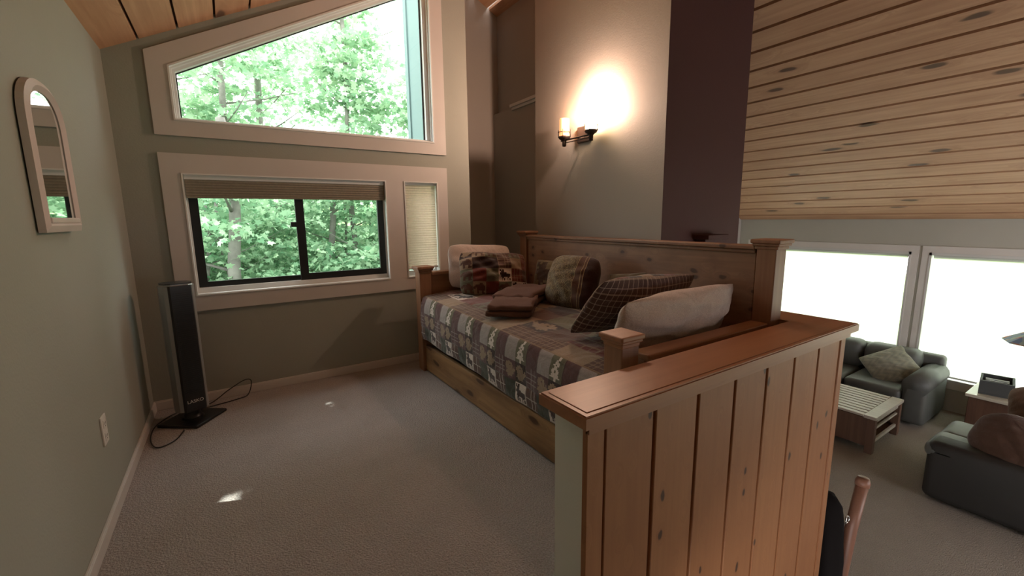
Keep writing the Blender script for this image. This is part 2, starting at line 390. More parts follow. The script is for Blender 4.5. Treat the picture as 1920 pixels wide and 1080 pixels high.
# ================================================================== WINDOWS (front wall)
def ring_prism(bm, outer, inner, ya, yb):
    n = len(outer)
    for i in range(n):
        j = (i+1) % n; prism_y(bm, [outer[i], outer[j], inner[j], inner[i]], ya, yb)
# upper trapezoid window
def trap(l, r, bz, dz): return [(l, bz), (r, bz), (r, uz(r)+dz), (l, uz(l)+dz)]
b = B(); CL, CRr = -.385, 1.995
ring_prism(b, [(CL, 2.15), (CRr, 2.15), (CRr, uz(CRr)+.09), (CL, uz(CL)+.155)], trap(UL, UR, UB, 0), D-.022, D)
w1 = struct(obj('window_1', b, M_TRIM))
b = B()
ring_prism(b, trap(UL, UR, UB, 0), trap(UL+.012, UR-.012, UB+.012, -.014), D-.03, D+.1)
ring_prism(b, trap(UL+.012, UR-.012, UB+.012, -.014), trap(UL+.022, UR-.022, UB+.02, -.026), D+.0, D+.1)
ring_prism(b, trap(UL+.022, UR-.022, UB+.02, -.026), trap(UL+.04, UR-.06, UB+.032, -.05), D+.03, D+.12)
obj('window_frame', b, M_SASH, w1)
b = B(); ring_prism(b, trap(UL+.034, UR-.055, UB+.026, -.044), trap(UL+.048, UR-.075, UB+.038, -.058), D+.075, D+.085); obj('gasket', b, M_BLACK, w1)
b = B(); prism_y(b, trap(UL+.03, UR-.05, UB+.022, -.04), D+.09, D+.096); obj('pane', b, M_GLASS, w1)
# lower casing with slider and small window
b = B(); z0, z1 = .776, 2.02
for (xa, xb, za, zb) in ((CL, LL, z0, z1), (LR, SL, z0, z1), (SR, CRr, z0, z1), (LL, LR, LT, z1), (LL, LR, z0, LB), (SL, SR, LT, z1), (SL, SR, z0, LB)):
    box(b, xa, xb, D-.02, D, za, zb)
w2 = struct(obj('window_2', b, M_TRIM))
b = B()
def rect(l, r, bz, tz): return [(l, bz), (r, bz), (r, tz), (l, tz)]
ring_prism(b, rect(LL, LR, LB, LT), rect(LL+.01, LR-.01, LB+.01, LT-.01), D-.028, D+.14)
ring_prism(b, rect(LL+.01, LR-.01, LB+.01, LT-.01), rect(LL+.02, LR-.02, LB+.055, LT-.02), D+.04, D+.14)
box(b, LL+.01, LR-.01, D-.02, D+.02, LB, LB+.016, .003)
obj('window_frame', b, M_SASH, w2)
FY = D+.075; zb_, zt_ = LB+.055, LT-.02
def sash(name, xa, xb, ya, yb, lw, rw, bw):
    b = B(); ring_prism(b, rect(xa, xb, zb_, zt_), rect(xa+lw, xb-rw, zb_+bw, zt_-.05), ya, yb)
    s = obj(name, b, M_BLACK, w2)
    b = B(); prism_y(b, rect(xa+lw-.01, xb-rw+.01, zb_+bw-.01, zt_-.04), (ya+yb)/2-.002, (ya+yb)/2+.002); obj('pane', b, M_GLASS, s); return s
s1 = sash('sliding_sash', LL+.02, .60, FY+.005, FY+.035, .062, .06, .045)
s2 = sash('sliding_sash', .53, LR-.02, FY-.03, FY, .07, .058, .06)
b = B(); box(b, .485, .535, FY-.02, FY+.004, 1.44, 1.485, .006); obj('latch', b, M_BLACK, s1)
M_BLIND = shade_mat('olive_grey_shade_cloth', (.33, .30, .24), (.2, .17, .12), 60, .12)
bl = None
b = B(); box(b, LL+.012, LR-.012, D+.0, D+.045, LT-.045, LT-.005, .004); hr = obj('roller_blind', b, M_SASH)
tag(hr, 'olive grey cellular shade rolled partly down at top of the wide sliding window', 'window blind')
b = B(); box(b, LL+.014, LR-.014, D+.008, D+.03, 1.697, LT-.045); 
for k in range(6): box(b, LL+.014, LR-.014, D+.004, D+.034, 1.70+.0205*k, 1.716+.0205*k, .006)
obj('fabric', b, M_BLIND, hr)
b = B(); box(b, LL+.014, LR-.014, D+.002, D+.036, 1.683, 1.70, .004); obj('bottom_rail', b, M_BLIND, hr)
# small side window
b = B()
ring_prism(b, rect(SL, SR, LB, LT), rect(SL+.01, SR-.01, LB+.01, LT-.01), D-.028, D+.14)
ring_prism(b, rect(SL+.01, SR-.01, LB+.01, LT-.01), rect(SL+.035, SR-.035, LB+.06, LT-.03), D+.06, D+.14)
w3 = struct(obj('window_3', b, M_SASH))
b = B(); prism_y(b, rect(SL+.03, SR-.03, LB+.05, LT-.02), D+.09, D+.096); obj('pane', b, M_GLASS, w3)
M_CELL = shade_mat('cream_cellular_shade', (.74, .68, .56), (.8, .62, .5), 60, .42)
b = B(); box(b, SL+.012, SR-.012, D+.005, D+.045, LT-.035, LT-.005, .004); sh = obj('cellular_shade', b, M_SASH)
tag(sh, 'cream pleated shade lowered over the narrow window beside the bed', 'window blind')
b = B(); n = 34; za = LT-.035; zb2 = 1.0; px_ = []
for k in range(2*n+1): px_.append((D+.02+(0 if k % 2 else -.006), za+(zb2-za)*k/(2*n)))
va = [b.verts.new((SL+.016, y, z)) for y, z in px_]; vb = [b.verts.new((SR-.016, y, z)) for y, z in px_]
for k in range(2*n): b.faces.new((va[k], vb[k], vb[k+1], va[k+1]))
obj('pleated_fabric', b, M_CELL, sh)
b = B(); box(b, SL+.016, SR-.016, D+.004, D+.034, zb2-.016, zb2+.003, .003); obj('bottom_rail', b, M_SASH, sh)

# living room windows, with drawn roller shades
M_ROLL = shade_mat('white_roller_shade_cloth', (.85, .85, .83), (.95, .95, .93), 60, .75)
for i, (ya, yb) in enumerate((W1, W2, W3)):
    b = B()
    def bx(y0_, y1_, z0_, z1_, d=.022): box(b, XR-d, XR, y0_, y1_, z0_, z1_)
    c = .085
    bx(ya-c, yb+c, WT, WT+.1); bx(ya-c, ya, WB-.1, WT); bx(yb, yb+c, WB-.1, WT); bx(ya-c, yb+c, WB-.1, WB)
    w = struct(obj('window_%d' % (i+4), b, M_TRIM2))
    b = B()
    for (p, q, r_, s_) in ((ya, yb, WT-.04, WT), (ya, yb, WB, WB+.04), (ya, ya+.03, WB, WT), (yb-.03, yb, WB, WT)): box(b, XR-.03, XR+.12, p, q, r_, s_)
    obj('window_frame', b, M_SASH, w)
    b = B(); box(b, XR+.11, XR+.116, ya+.02, yb-.02, WB+.02, WT-.02); obj('pane', b, M_GLASS, w)
    pos = ['beside the far corner', 'behind the lamp', 'nearest the stairs'][i]
    b = B(); tube(b, [(XR+.05, ya+.04, WT-.065), (XR+.05, yb-.04, WT-.065)], .022, 12)
    rs = tag(obj('roller_blind', b, M_SASH), 'white glowing roller shade in the living room window '+pos, 'window shade', 'roller shades')
    b = B(); box(b, XR+.028, XR+.030, ya+.05, yb-.045, WB+.08, WT-.05); obj('fabric', b, M_ROLL, rs)
    b = B(); box(b, XR+.02, XR+.038, ya+.05, yb-.045, WB+.05, WB+.08, .004); obj('bottom_rail', b, M_SASH, rs)

# ================================================================== WOODS OUTSIDE
GZ = -2.0
t_ = simple('forest_floor', (.13, .20, .07), 1, bumpscale=3, bstr=1, var=.5, vscale=2)
b = B(); n = 30
vv = [[b.verts.new((-26+i*2, 4.9+j*1.4, GZ+max(0, j*1.4-8)*.16+.15*sin(i*1.3+j)*(j > 0))) for i in range(n)] for j in range(28)]
for j in range(27):
    for i in range(n-1): b.faces.new((vv[j][i], vv[j][i+1], vv[j+1][i+1], vv[j+1][i]))
struct(obj('ground', b, t_, smooth=True))
b = B(); vv = [b.verts.new(p) for p in ((XR+.2, -20, GZ), (60, -20, GZ), (60, 4.9, GZ), (XR+.2, 4.9, GZ))]; b.faces.new(vv); struct(obj('ground_side', b, t_))
LOBES = [(0, -.5), (.16, -.28), (.46, -.3), (.3, -.05), (.5, .22), (.2, .2), (0, .55), (-.2, .2), (-.5, .22), (-.3, -.05), (-.46, -.3), (-.16, -.28)]
def leaves(name, centers, size, mat, parent=None, tilt=.6, keep=None):
    n = len(centers); C = np.asarray(centers, float)
    if keep is not None:
        k = keep(C); C = C[k]; n = len(C)
    L = np.array(LOBES); m = len(L)
    sz = size*(.6+.8*rng.random(n))
    ang = rng.random(n)*2*pi; tx = rng.normal(0, tilt, n); ty = rng.normal(0, tilt, n)
    ca, sa = np.cos(ang)[:, None], np.sin(ang)[:, None]
    x = (L[:, 0]*ca-L[:, 1]*sa)*sz[:, None]; y = (L[:, 0]*sa+L[:, 1]*ca)*sz[:, None]
    z = np.abs(L[None, :, 0])*sz[:, None]*-.25
    y2 = y*np.cos(tx)[:, None]-z*np.sin(tx)[:, None]; z2 = y*np.sin(tx)[:, None]+z*np.cos(tx)[:, None]
    x3 = x*np.cos(ty)[:, None]+z2*np.sin(ty)[:, None]; z3 = -x*np.sin(ty)[:, None]+z2*np.cos(ty)[:, None]
    V = np.stack([x3+C[:, 0:1], y2+C[:, 1:2], z3+C[:, 2:3]], -1).reshape(-1, 3)
    me = bpy.data.meshes.new(name); me.vertices.add(n*m); me.vertices.foreach_set('co', V.ravel())
    me.loops.add(n*m); me.loops.foreach_set('vertex_index', np.arange(n*m, dtype=np.int32))
    me.polygons.add(n); me.polygons.foreach_set('loop_start', np.arange(0, n*m, m, dtype=np.int32)); me.polygons.foreach_set('loop_total', np.full(n, m, dtype=np.int32))
    me.update(); me.validate(); me.materials.append(mat)
    return link(bpy.data.objects.new(name, me), parent)
def sprays(c, r, ns, nl, sr=.7):
    out = []
    for _ in range(ns):
        d = rng.normal(size=3); d /= np.linalg.norm(d); d *= rng.random()**.45
        p = np.array(c)+d*np.array(r)
        q = rng.normal(size=(nl, 3))*np.array([sr*.5, sr*.5, sr*.07]); q[:, 2] -= (q[:, 0]**2+q[:, 1]**2)*.12
        out.append(q+p)
    return np.concatenate(out)
def limb_tree(name, label, loc, h, r0, lean=(0, 0), crown=None, size=.11, branches=5, mat=None, group=None, ns=40, nl=45, crownz=.75):
    t = thing(name, label, 'tree', loc, 0, group)
    b = B(); pts = [(lean[0]*k/6*h/4+.06*sin(k*1.7), lean[1]*k/6, h*k/6) for k in range(7)]
    tube(b, smooth_path(pts, 3), list(np.linspace(r0, r0*.55, 19)), 10)
    for k in range(branches):
        z = h*(.3+.6*k/branches); a = random.random()*6.28; l = .9+random.random()
        p0 = Vector((lean[0]*z/h*h/4, lean[1]*z/h, z))
        tube(b, [p0, p0+Vector((cos(a)*l*.5, sin(a)*l*.5, .25)), p0+Vector((cos(a)*l, sin(a)*l, .6))], [r0*.25, r0*.15, r0*.06], 6)
    obj('trunk', b, M_BARK, t, smooth=True)
    if crown is not None:
        leaves('foliage', sprays((pts[-1][0], 0, h*crownz), crown, ns, nl), size, mat or M_LEAF, t)
    return t
def copy_tree(o, loc, rz, sc, label=None):
    c = o.copy(); COL.objects.link(c); c.location = loc; c.rotation_euler = (0, 0, rz); c.scale = (sc, sc, sc)
    if label: c['label'] = label
    for ch in list(o.children):
        d = ch.copy(); COL.objects.link(d); d.parent = c
    return c
# young leafy trees: dense screen
G1 = 'leafy young trees in the woods outside the windows'
yt = limb_tree('young_tree', 'leafy green young tree in the woods outside the windows', (-.5, 9.6, GZ), 4.2, .05, (.2, .1), (2.1, 1.7, 1.9), .115, 7, M_LEAFY, G1, 70, 85, .62)
for k in range(17):
    y = 9.5+k*.75; spread = y*.85
    x = -.15*y+spread*(((k*.618) % 1)) - .05*y
    copy_tree(yt, (x, y, GZ+max(0, y-13)*.16), random.random()*6.28, .85+.3*random.random()+.02*k)
G2 = 'leafy bushes in the undergrowth outside the lower window'
bu = limb_tree('bush', 'leafy green bush in the undergrowth outside the lower window', (0.2, 7.2, GZ), 1.2, .025, (.1, .1), (1.5, 1.1, 1.1), .09, 5, M_LEAF2, G2, 48, 80, .95)
for k in range(16):
    y = 7.2+k*.7; x = -.2*y+(y*.85)*((k*.618+.3) % 1)
    copy_tree(bu, (x, y, GZ+max(0, y-13)*.16), random.random()*6.28, .95+.5*random.random())
# tall trees with crowns filling the left of the upper window
G3 = 'tall trees'
for (x, y, h, r, lean, cr, lab) in (
    (2.72, 11.5, 9.5, .08, (.0, 0), (.9, .9, 3.0), 'slender straight grey tree trunk seen through the middle of the upper window'),
    (3.9, 10.0, 8.5, .085, (.42, 0), (.8, .8, 1.3), 'thin grey tree leaning right outside the right part of the upper window'),
    (0.15, 12.5, 9.5, .10, (.02, 0), (2.6, 2.0, 3.4), 'tall leafy tree outside the left part of the upper window'),
    (1.15, 15.5, 11.0, .13, (.0, 0), (2.0, 2.0, 3.8), 'tall leafy tree farther back, seen left of the middle of the upper window'),
    (-1.4, 14.0, 10.5, .14, (.05, 0), (3.0, 2.0, 4.0), 'tall leafy tree beyond the far left edge of the upper window')):
    limb_tree('tall_tree', lab, (x, y, GZ), h, r, lean, cr, .15, 12, M_LEAF, G3, 46, 80, .72)
for (x, y, r, lab) in ((.06, 9.0, .13, 'stout grey trunk seen through the left pane of the sliding window'),
                       (2.05, 11.0, .10, 'grey trunk seen behind leaves in the right pane of the sliding window'),
                       (2.75, 9.2, .085, 'pale trunk close to the right edge of the sliding window')):
    limb_tree('tree_trunk', lab, (x, y, GZ), 5.2, r, (.05, 0), None, branches=3)
# unseen maple bough added to block the sun; holes shaped for sun flecks
def bough():
    s = SUN_DIR; u = Vector((1, 0, 0)) - s*s.x; u.normalize(); v = s.cross(u)
    c0 = Vector((.85, 4.32, 2.2))+s*19
    holes = [Vector(p) for p in ((.262, 3.535, 0), (.285, 3.54, 0), (.527, 3.549, 0), (-.19, 2.62, 0), (-.15, 2.68, 0), (-.07, 2.67, 0), (-.02, 2.70, 0), (-.41, 2.52, 0))]
    hr_ = [.042, .035, .022, .035, .03, .035, .018, .02]
    pts = []
    for lay in range(7):
        n = 460
        a = rng.uniform(-1.9, 2.1, n); c = rng.uniform(-1.6, 1.6, n); d = rng.normal(lay*.16-.5, .05, n)
        P_ = np.array(c0)[None]+a[:, None]*np.array(u)[None]+c[:, None]*np.array(v)[None]+d[:, None]*np.array(s)[None]; pts.append(P_)
    pts = np.concatenate(pts)
    def keep(C):
        k = np.ones(len(C), bool)
        for h, r in zip(holes, hr_):
            w = C-np.array(h); t = w@np.array(s); dd = np.linalg.norm(w-t[:, None]*np.array(s)[None], axis=1)
            k &= dd > r*.5+.08
        return k
    bx_, by_, bz_ = c0.x-4.2, c0.y-.3, GZ
    t = thing('sun_blocking_maple', 'unseen tall maple added to block the sun from the front windows', 'tree', (bx_, by_, bz_))
    H_ = c0.z-GZ
    b = B(); tube(b, smooth_path([(0, 0, 0), (.1, 0, H_*.4), (.3, .1, H_*.75), (1.4, .6, H_*.97), (4.2, .9, H_*1.03), (6, .9, H_*1.04)], 6), list(np.linspace(.3, .05, 31)), 10)
    obj('trunk', b, M_BARK, t, smooth=True)
    leaves('foliage', pts-np.array([[bx_, by_, bz_]]), .3, M_LEAF3, t, .35, lambda C: keep(C+np.array([[bx_, by_, bz_]])))
bough()

# ================================================================== SCONCE
t = thing('wall_sconce', 'bronze two candle wall sconce, one shade glowing brightly, on the chimney side', 'wall lamp', (CX0, 3.44, 2.34))
M_CAN = emit_mat('amber_candle_glass', (1, .36, .12), 1.6, (.8, .5, .3))
M_CANB = emit_mat('lit_candle_glass', (1, .72, .42), 60, (1, .9, .7))
b = B(); box(b, -.025, 0, -.1, .1, -.09, .07, .008); obj('wall_plate', b, M_DARKMETAL, t)
b = B(); tube(b, smooth_path([(-.01, .0, -.04), (-.07, 0, -.055), (-.11, 0, -.05)], 6), .008, 8)
tube(b, [(-.11, -.24, -.05), (-.11, .25, -.05)], .009, 8); tube(b, [(-.10, -.2, -.075), (-.10, .2, -.075)], .005, 8); obj('bar', b, M_DARKMETAL, t, smooth=True)
for yy, mt in ((.2, M_CAN), (-.2, M_CANB)):
    b = B(); lathe(b, [(.006, -.115), (.02, -.11), (.022, -.06), (.03, -.05), (.055, -.035), (.064, -.02), (.064, -.012)], 24, (-.11, yy, 0))
    for k in range(4):
        a = k*pi/2+.6; tube(b, [(-.11+.064*cos(a), yy+.064*sin(a), -.02), (-.11+.064*cos(a), yy+.064*sin(a), .055)], .0035, 6)
    tube(b, [(-.11+.064*cos(a_*pi/12), yy+.064*sin(a_*pi/12), .03) for a_ in range(25)], .0035, 6, False)
    cup = obj('cup', b, M_DARKMETAL, t, smooth=True)
    b = B(); lathe(b, [(.05, -.012), (.052, .0), (.052, .155), (.048, .165), (.044, .16), (.044, .0)], 28, (-.11, yy, 0)); obj('candle_shade', b, mt, cup, smooth=True)
for yy, e, c in ((-.2, 105, (1, .66, .5)), (.2, 3, (1, .45, .2))):
    ld = bpy.data.lights.new('sconce_bulb', 'POINT'); ld.energy = e; ld.color = c; ld.shadow_soft_size = .03
    lo = bpy.data.objects.new('sconce_bulb', ld); COL.objects.link(lo); lo.location = (CX0-.11, 3.44+yy, 2.34+.2)

# ================================================================== MIRROR, OUTLET
M_PINK = simple('whitewashed_frame_paint', (.58, .50, .47), .5, var=.06)
tm = thing('arched_mirror', 'arched mirror in a whitewashed frame on the left wall', 'mirror', (XL+.008, 2.675, 1.47), R(-1.0))
def arch(w, z0, z1, zt, n=20):
    pts = [(-w, z0), (w, z0)]
    for k in range(n+1):
        a = pi*k/n; cx_, sx_ = cos(a), sin(a)
        e = .8
        pts.append((w*abs(cx_)**e*(1 if cx_ >= 0 else -1), z1+(zt-z1)*abs(sx_)**e))
    return pts
def ring_x(bm, outer, inner, xa, xb, xc):
    n = len(outer); R_ = []
    for (ring, x) in ((outer, 0.002), (outer, xa), ([((o[0]+i_[0])/2, (o[1]+i_[1])/2) for o, i_ in zip(outer, inner)], xb), (inner, xc), (inner, .004)):
        R_.append([bm.verts.new((x, y, z)) for y, z in ring])
    for a, c in zip(R_, R_[1:]):
        for k in range(n): bm.faces.new((a[k], a[(k+1) % n], c[(k+1) % n], c[k]))
b = B(); ring_x(b, arch(.228, -.008, .42, .61), arch(.178, .045, .40, .565), .026, .036, .024); box(b, .006, .038, -.185, .185, .028, .052, .006); obj('frame', b, M_PINK, tm, smooth=False)
tmir = NT('silvered_mirror'); tmir.b.inputs['Metallic'].default_value = 1; tmir.b.inputs['Roughness'].default_value = .02; tmir.b.inputs['Base Color'].default_value = (.85, .87, .85, 1)
b = B(); pts = arch(.182, .04, .40, .57); b.faces.new([b.verts.new((.021, y, z)) for y, z in pts]); bmesh.ops.extrude_face_region(b, geom=b.faces[:])
for v in b.verts[len(pts):]: v.co.x = .010
obj('mirror_glass', b, tmir.m, tm)
M_PLATE = simple('white_plastic', (.72, .70, .66), .35)
to = thing('wall_outlet', 'white duplex wall outlet low on the left wall', 'outlet', (XL, 2.865, .46))
b = B(); box(b, 0, .008, -.045, .045, -.075, .075, .003); obj('cover_plate', b, M_PLATE, to)
for zz in (-.033, .033):
    b = B(); box(b, .006, .011, -.024, .024, zz-.022, zz+.022, .003); rc = obj('receptacle', b, M_PLATE, to)
    b = B(); box(b, .010, .0115, -.010, -.007, zz-.006, zz+.008); box(b, .010, .0115, .007, .010, zz-.006, zz+.008); box(b, .010, .0115, -.003, .003, zz-.016, zz-.010); obj('slots', b, M_BLACK, rc)

# ================================================================== TOWER HEATER
th = thing('tower_heater', 'silver and black tower space heater on a square black base in the corner', 'heater', (-.355, 3.965, 0))
M_PLA = simple('black_plastic', (.012, .012, .013), .35); M_SIL = simple('silver_plastic', (.34, .35, .35), .38, .35)
b = B(); box(b, -.155, .155, -.155, .155, 0, .022, .006, 2, Matrix.Rotation(R(-36), 4, 'Z')); obj('base_plate', b, M_PLA, th)
b = B(); lathe(b, [(.075, .02), (.06, .035), (.05, .07), (.055, .11)], 24); obj('neck', b, M_PLA, th, smooth=True)
rz = Matrix.Rotation(R(20), 4, 'Z')
b = B()                                                 # body: lens-shaped plan, silver side shells
outl = [(-.045, -.082), (.045, -.082), (.072, -.06), (.084, -.01), (.075, .05), (.045, .082), (-.045, .082), (-.075, .05), (-.084, -.01), (-.072, -.06)]
outl = [(x*1.28, y*1.15) for x, y in outl]; prism_z(b, outl, .1, 1.055)
bmesh.ops.bevel(b, geom=[e for e in b.edges if e.verts[0].co.z > 1.05 and e.verts[1].co.z > 1.05], offset=.012, segments=3, affect='EDGES'); bmesh.ops.transform(b, matrix=rz, verts=b.verts); body = obj('body', b, M_SIL, th)
b = B(); prism_z(b, [(-.062, -.104), (.062, -.104), (.072, -.09), (.072, -.07), (-.072, -.07), (-.072, -.09)], .1, 1.045)
bmesh.ops.transform(b, matrix=rz, verts=b.verts); gp = obj('front_panel', b, M_PLA, th)
b = B()
for k in range(52): box(b, -.052, .052, -.1065, -.103, .24+k*.0148, .246+k*.0148)
bmesh.ops.transform(b, matrix=rz, verts=b.verts); obj('grille', b, M_BLACK, gp)
b = B(); prism_z(b, [(x*.9, y*.9) for x, y in outl], 1.055, 1.062); bmesh.ops.transform(b, matrix=rz, verts=b.verts); obj('top_panel', b, M_PLA, th)
def text_obj(name, s, size, mat, parent, mtx, ext=.0008):
    cu = bpy.data.curves.new('txt', 'FONT'); cu.body = s; cu.size = size; cu.extrude = ext; cu.align_x = 'CENTER'
    o = bpy.data.objects.new('txt', cu); COL.objects.link(o)
    me = bpy.data.meshes.new_from_object(o.evaluated_get(bpy.context.evaluated_depsgraph_get())); bpy.data.objects.remove(o)
    me.transform(mtx); me.materials.append(mat); return link(bpy.data.objects.new(name, me), parent)
text_obj('brand_lettering', 'LASKO', .034, simple('white_print', (.8, .8, .8), .5), gp, rz@Matrix.Translation((.0, -.1055, .165))@Matrix.Rotation(R(90), 4, 'X'))
# cord
b = B(); tube(b, smooth_path([(-.32, 4.06, .05), (-.27, 4.13, .012), (-.05, 4.2, .008), (.02, 4.24, .02), (.05, 4.27, .12), (.0, 4.28, .135), (-.12, 4.26, .08), (-.26, 4.2, .012), (-.45, 4.16, .01), (-.52, 4.1, .008)], 8), .0042, 8)
tube(b, smooth_path([(-.52, 4.1, .008), (-.585, 3.95, .007), (-.585, 3.72, .007), (-.53, 3.56, .007), (-.44, 3.62, .007), (-.40, 3.76, .007)], 8), .0042, 8)
tag(obj('power_cord', b, M_PLA, smooth=True), 'thin black power cord looped behind and before the tower heater', 'cord')

# ================================================================== DAYBED
bed = thing('daybed', 'rustic knotty pine daybed with square capped posts along the half wall', 'daybed', (0, 0, 0))
def post(x, y, top, w=.06, cap=.086):
    b = B(); box(b, x-w, x+w, y-w, y+w, 0.0, top-.035, .006)
    p = obj('post', b, M_POST, bed)
    b = B(); box(b, x-cap*.78, x+cap*.78, y-cap*.78, y+cap*.78, top-.062, top-.04, .006); box(b, x-cap*.9, x+cap*.9, y-cap*.9, y+cap*.9, top-.042, top-.024, .006); box(b, x-cap, x+cap, y-cap, y+cap, top-.026, top, .007); obj('post_cap', b, M_CAP if top < 1 else M_POST, p)
YN, YF, XFp, XBp = 1.372, 4.03, 1.565, 2.805
post(XFp-.04, YN+.02, .955, .058, .078); post(XFp, YF-.03, 1.045); post(XBp+.01, YN, 1.352, .06, .09); post(XBp+.01, YF-.03, 1.352, .06, .09)
for y, top in ((YN, .84), (YF-.03, .985)):
    b = B(); box(b, XFp+.07, XBp-.07, y-.03, y+.03, .3, top-.03, .004)
    box(b, XFp+.068, XBp-.068, y-.055, y+.055, top-.035, top, .008); obj('arm_panel', b, M_BEDX, bed)
b = B(); box(b, XBp-.03, XBp+.03, YN+.07, YF-.1, .3, 1.27, .004)
obj('headboard', b, M_BED, bed)
b = B(); box(b, XBp-.06, XBp+.06, YN+.07, YF-.1, 1.285, 1.312, .007); box(b, XBp-.045, XBp+.045, YN+.07, YF-.1, 1.262, 1.287, .006); box(b, XBp-.038, XBp+.038, YN+.07, YF-.1, .62, .72, .005); obj('headboard_rail', b, M_BED, bed)
b = B(); box(b, 1.535, 1.575, YN+.03, YF+.02, .012, .265, .008); obj('drawer', b, M_DRAWER, bed)
b = B(); box(b, 1.60, 2.78, YN+.06, YF-.1, .02, .25); box(b, 1.60, 2.76, YN+.07, YF-.1, .30, .42); obj('frame', b, M_GROOVE, bed)
b = B(); box(b, 1.585, 2.74, YN+.075, YF-.105, .425, .68, .05, 3); tag(obj('mattress', b, simple('white_sheet_cotton', (.62, .58, .55), .9)), 'mattress under the patchwork quilt on the daybed', 'mattress')

# ---------- patchwork pattern drawing
MOTIF = {
 'moose': ["............", ".#.##.......", ".####.......", "..###.......", ".######.....", ".##########.", "..#########.", "..#########.", "...##...##..", "...#.#..#.#.", "...#.#..#.#.", "............"],
 'bear': ["............", "............", "......###...", "..########..", ".##########.", "###########.", "##.########.", "...########.", "...##...##..", "...##...##..", "...##...###.", "............"],
 'tree': ["......##....", ".....##.....", "....####....", "...##.##....", "....###.....", "...#####....", "..###.###...", "...#####....", "..#######...", ".#########..", ".....##.....", ".....##....."],
 'leaf': ["............", "....##......", "..######....", ".####.###...", ".########.#.", "..##########", "...########.", "..########..", ".########...", "...#####....", "....#.......", "............"]}
BR, DB, SG, TN, PL, RD, CR, GY, DG = [lin(c) for c in ((92, 62, 50), (58, 38, 33), (108, 104, 84), (150, 128, 104), (96, 66, 66), (112, 52, 42), (222, 210, 200), (162, 152, 148), (58, 62, 46))]
def patch_color(kind, u, v):        # u, v in 0..1 inside the patch
    base, mark, typ = kind
    if typ == 'plaid':
        k = ((u*4) % 1 < .16) + ((v*4) % 1 < .16)
        return tuple(a+(b_-a)*min(1, .7*k) for a, b_ in zip(base, mark))
    if typ == 'solid': return base
    g = MOTIF[typ]; i = min(11, int(v*12)); j = min(11, int(u*12))
    return mark if g[11-i][j] == '#' else base
SIDE = [[(CR, DB, 'moose'), (DG, DG, 'solid'), (BR, CR, 'plaid')],
        [(PL, GY, 'plaid'), (DB, TN, 'leaf'), (PL, TN, 'leaf')],
        [(SG, CR, 'tree'), (GY, GY, 'solid'), (PL, PL, 'solid')]]
TOPK = [(BR, TN, 'plaid'), (TN, BR, 'bear'), (SG, SG, 'solid'), (RD, DB, 'solid'), (CR, DB, 'moose'), (BR, BR, 'solid'), (DB, TN, 'leaf'), (RD, TN, 'plaid'), (TN, TN, 'solid'), (DB, DB, 'solid'), (SG, BR, 'bear')]
def hsh(i, j): return (i*73856093 ^ j*19349663) % 1000003
def mix3(a, b_, k): return tuple(x+(y-x)*k for x, y in zip(a, b_))
def side_pattern(y, h, H):           # y metres along the bed, h height above the hem
    py = .36/3; i = math.floor(y/py); r = min(2, int(h/(H/3)))
    kind = SIDE[r][(i+(1 if r == 1 else 0)) % 3]; u = 1-(y/py-i); v = min(.999, h/(H/3)-r)
    if u < .03 or v < .03: return mix3(patch_color(kind, u, v), (.03, .02, .02), .5)
    return patch_color(kind, u, v)
def top_pattern(y, x):               # x metres in from the crease
    if x < .15:
        i = math.floor(y/.28); u = y/.28-i; v = x/.15
        if i % 3: return patch_color((BR, TN, 'plaid'), (u*2) % 1, v)
        return patch_color((TN, BR, 'solid'), u, v)
    i = math.floor(y/.25); j = math.floor((x-.15)/.2)
    kind = TOPK[hsh(i+3, j*5+i+1) % len(TOPK)]; return patch_color(kind, y/.25-i, (x-.15)/.2-j)
def patch_pattern(x, y, s=.13, o=0):
    i = math.floor(x/s); j = math.floor(y/s); return patch_color(TOPK[hsh(i+o, j+2*o+5) % len(TOPK)], x/s-i, y/s-j)
def plaid_pattern(x, y):
    k = ((x/.045) % 1 < .14)+((y/.045) % 1 < .14)
    return mix3(lin((92, 70, 66)), lin((196, 176, 162)), min(1, .6*k))
def grid_mesh(name, V, nu, nv, cols, mat, parent=None, close_u=False, thick=0):
    faces = []
    for i in range(nu-1):
        for j in range(nv-1): faces.append((i*nv+j, (i+1)*nv+j, (i+1)*nv+j+1, i*nv+j+1))
    me = bpy.data.meshes.new(name); me.from_pydata(V, [], faces); me.materials.append(mat)
    at = me.attributes.new('pattern', 'FLOAT_COLOR', 'FACE')
    a = np.ones((len(faces), 4), np.float32); a[:, :3] = cols; at.data.foreach_set('color', a.ravel())
    me.polygons.foreach_set('use_smooth', [True]*len(faces)); me.update()
    return link(bpy.data.objects.new(name, me), parent)
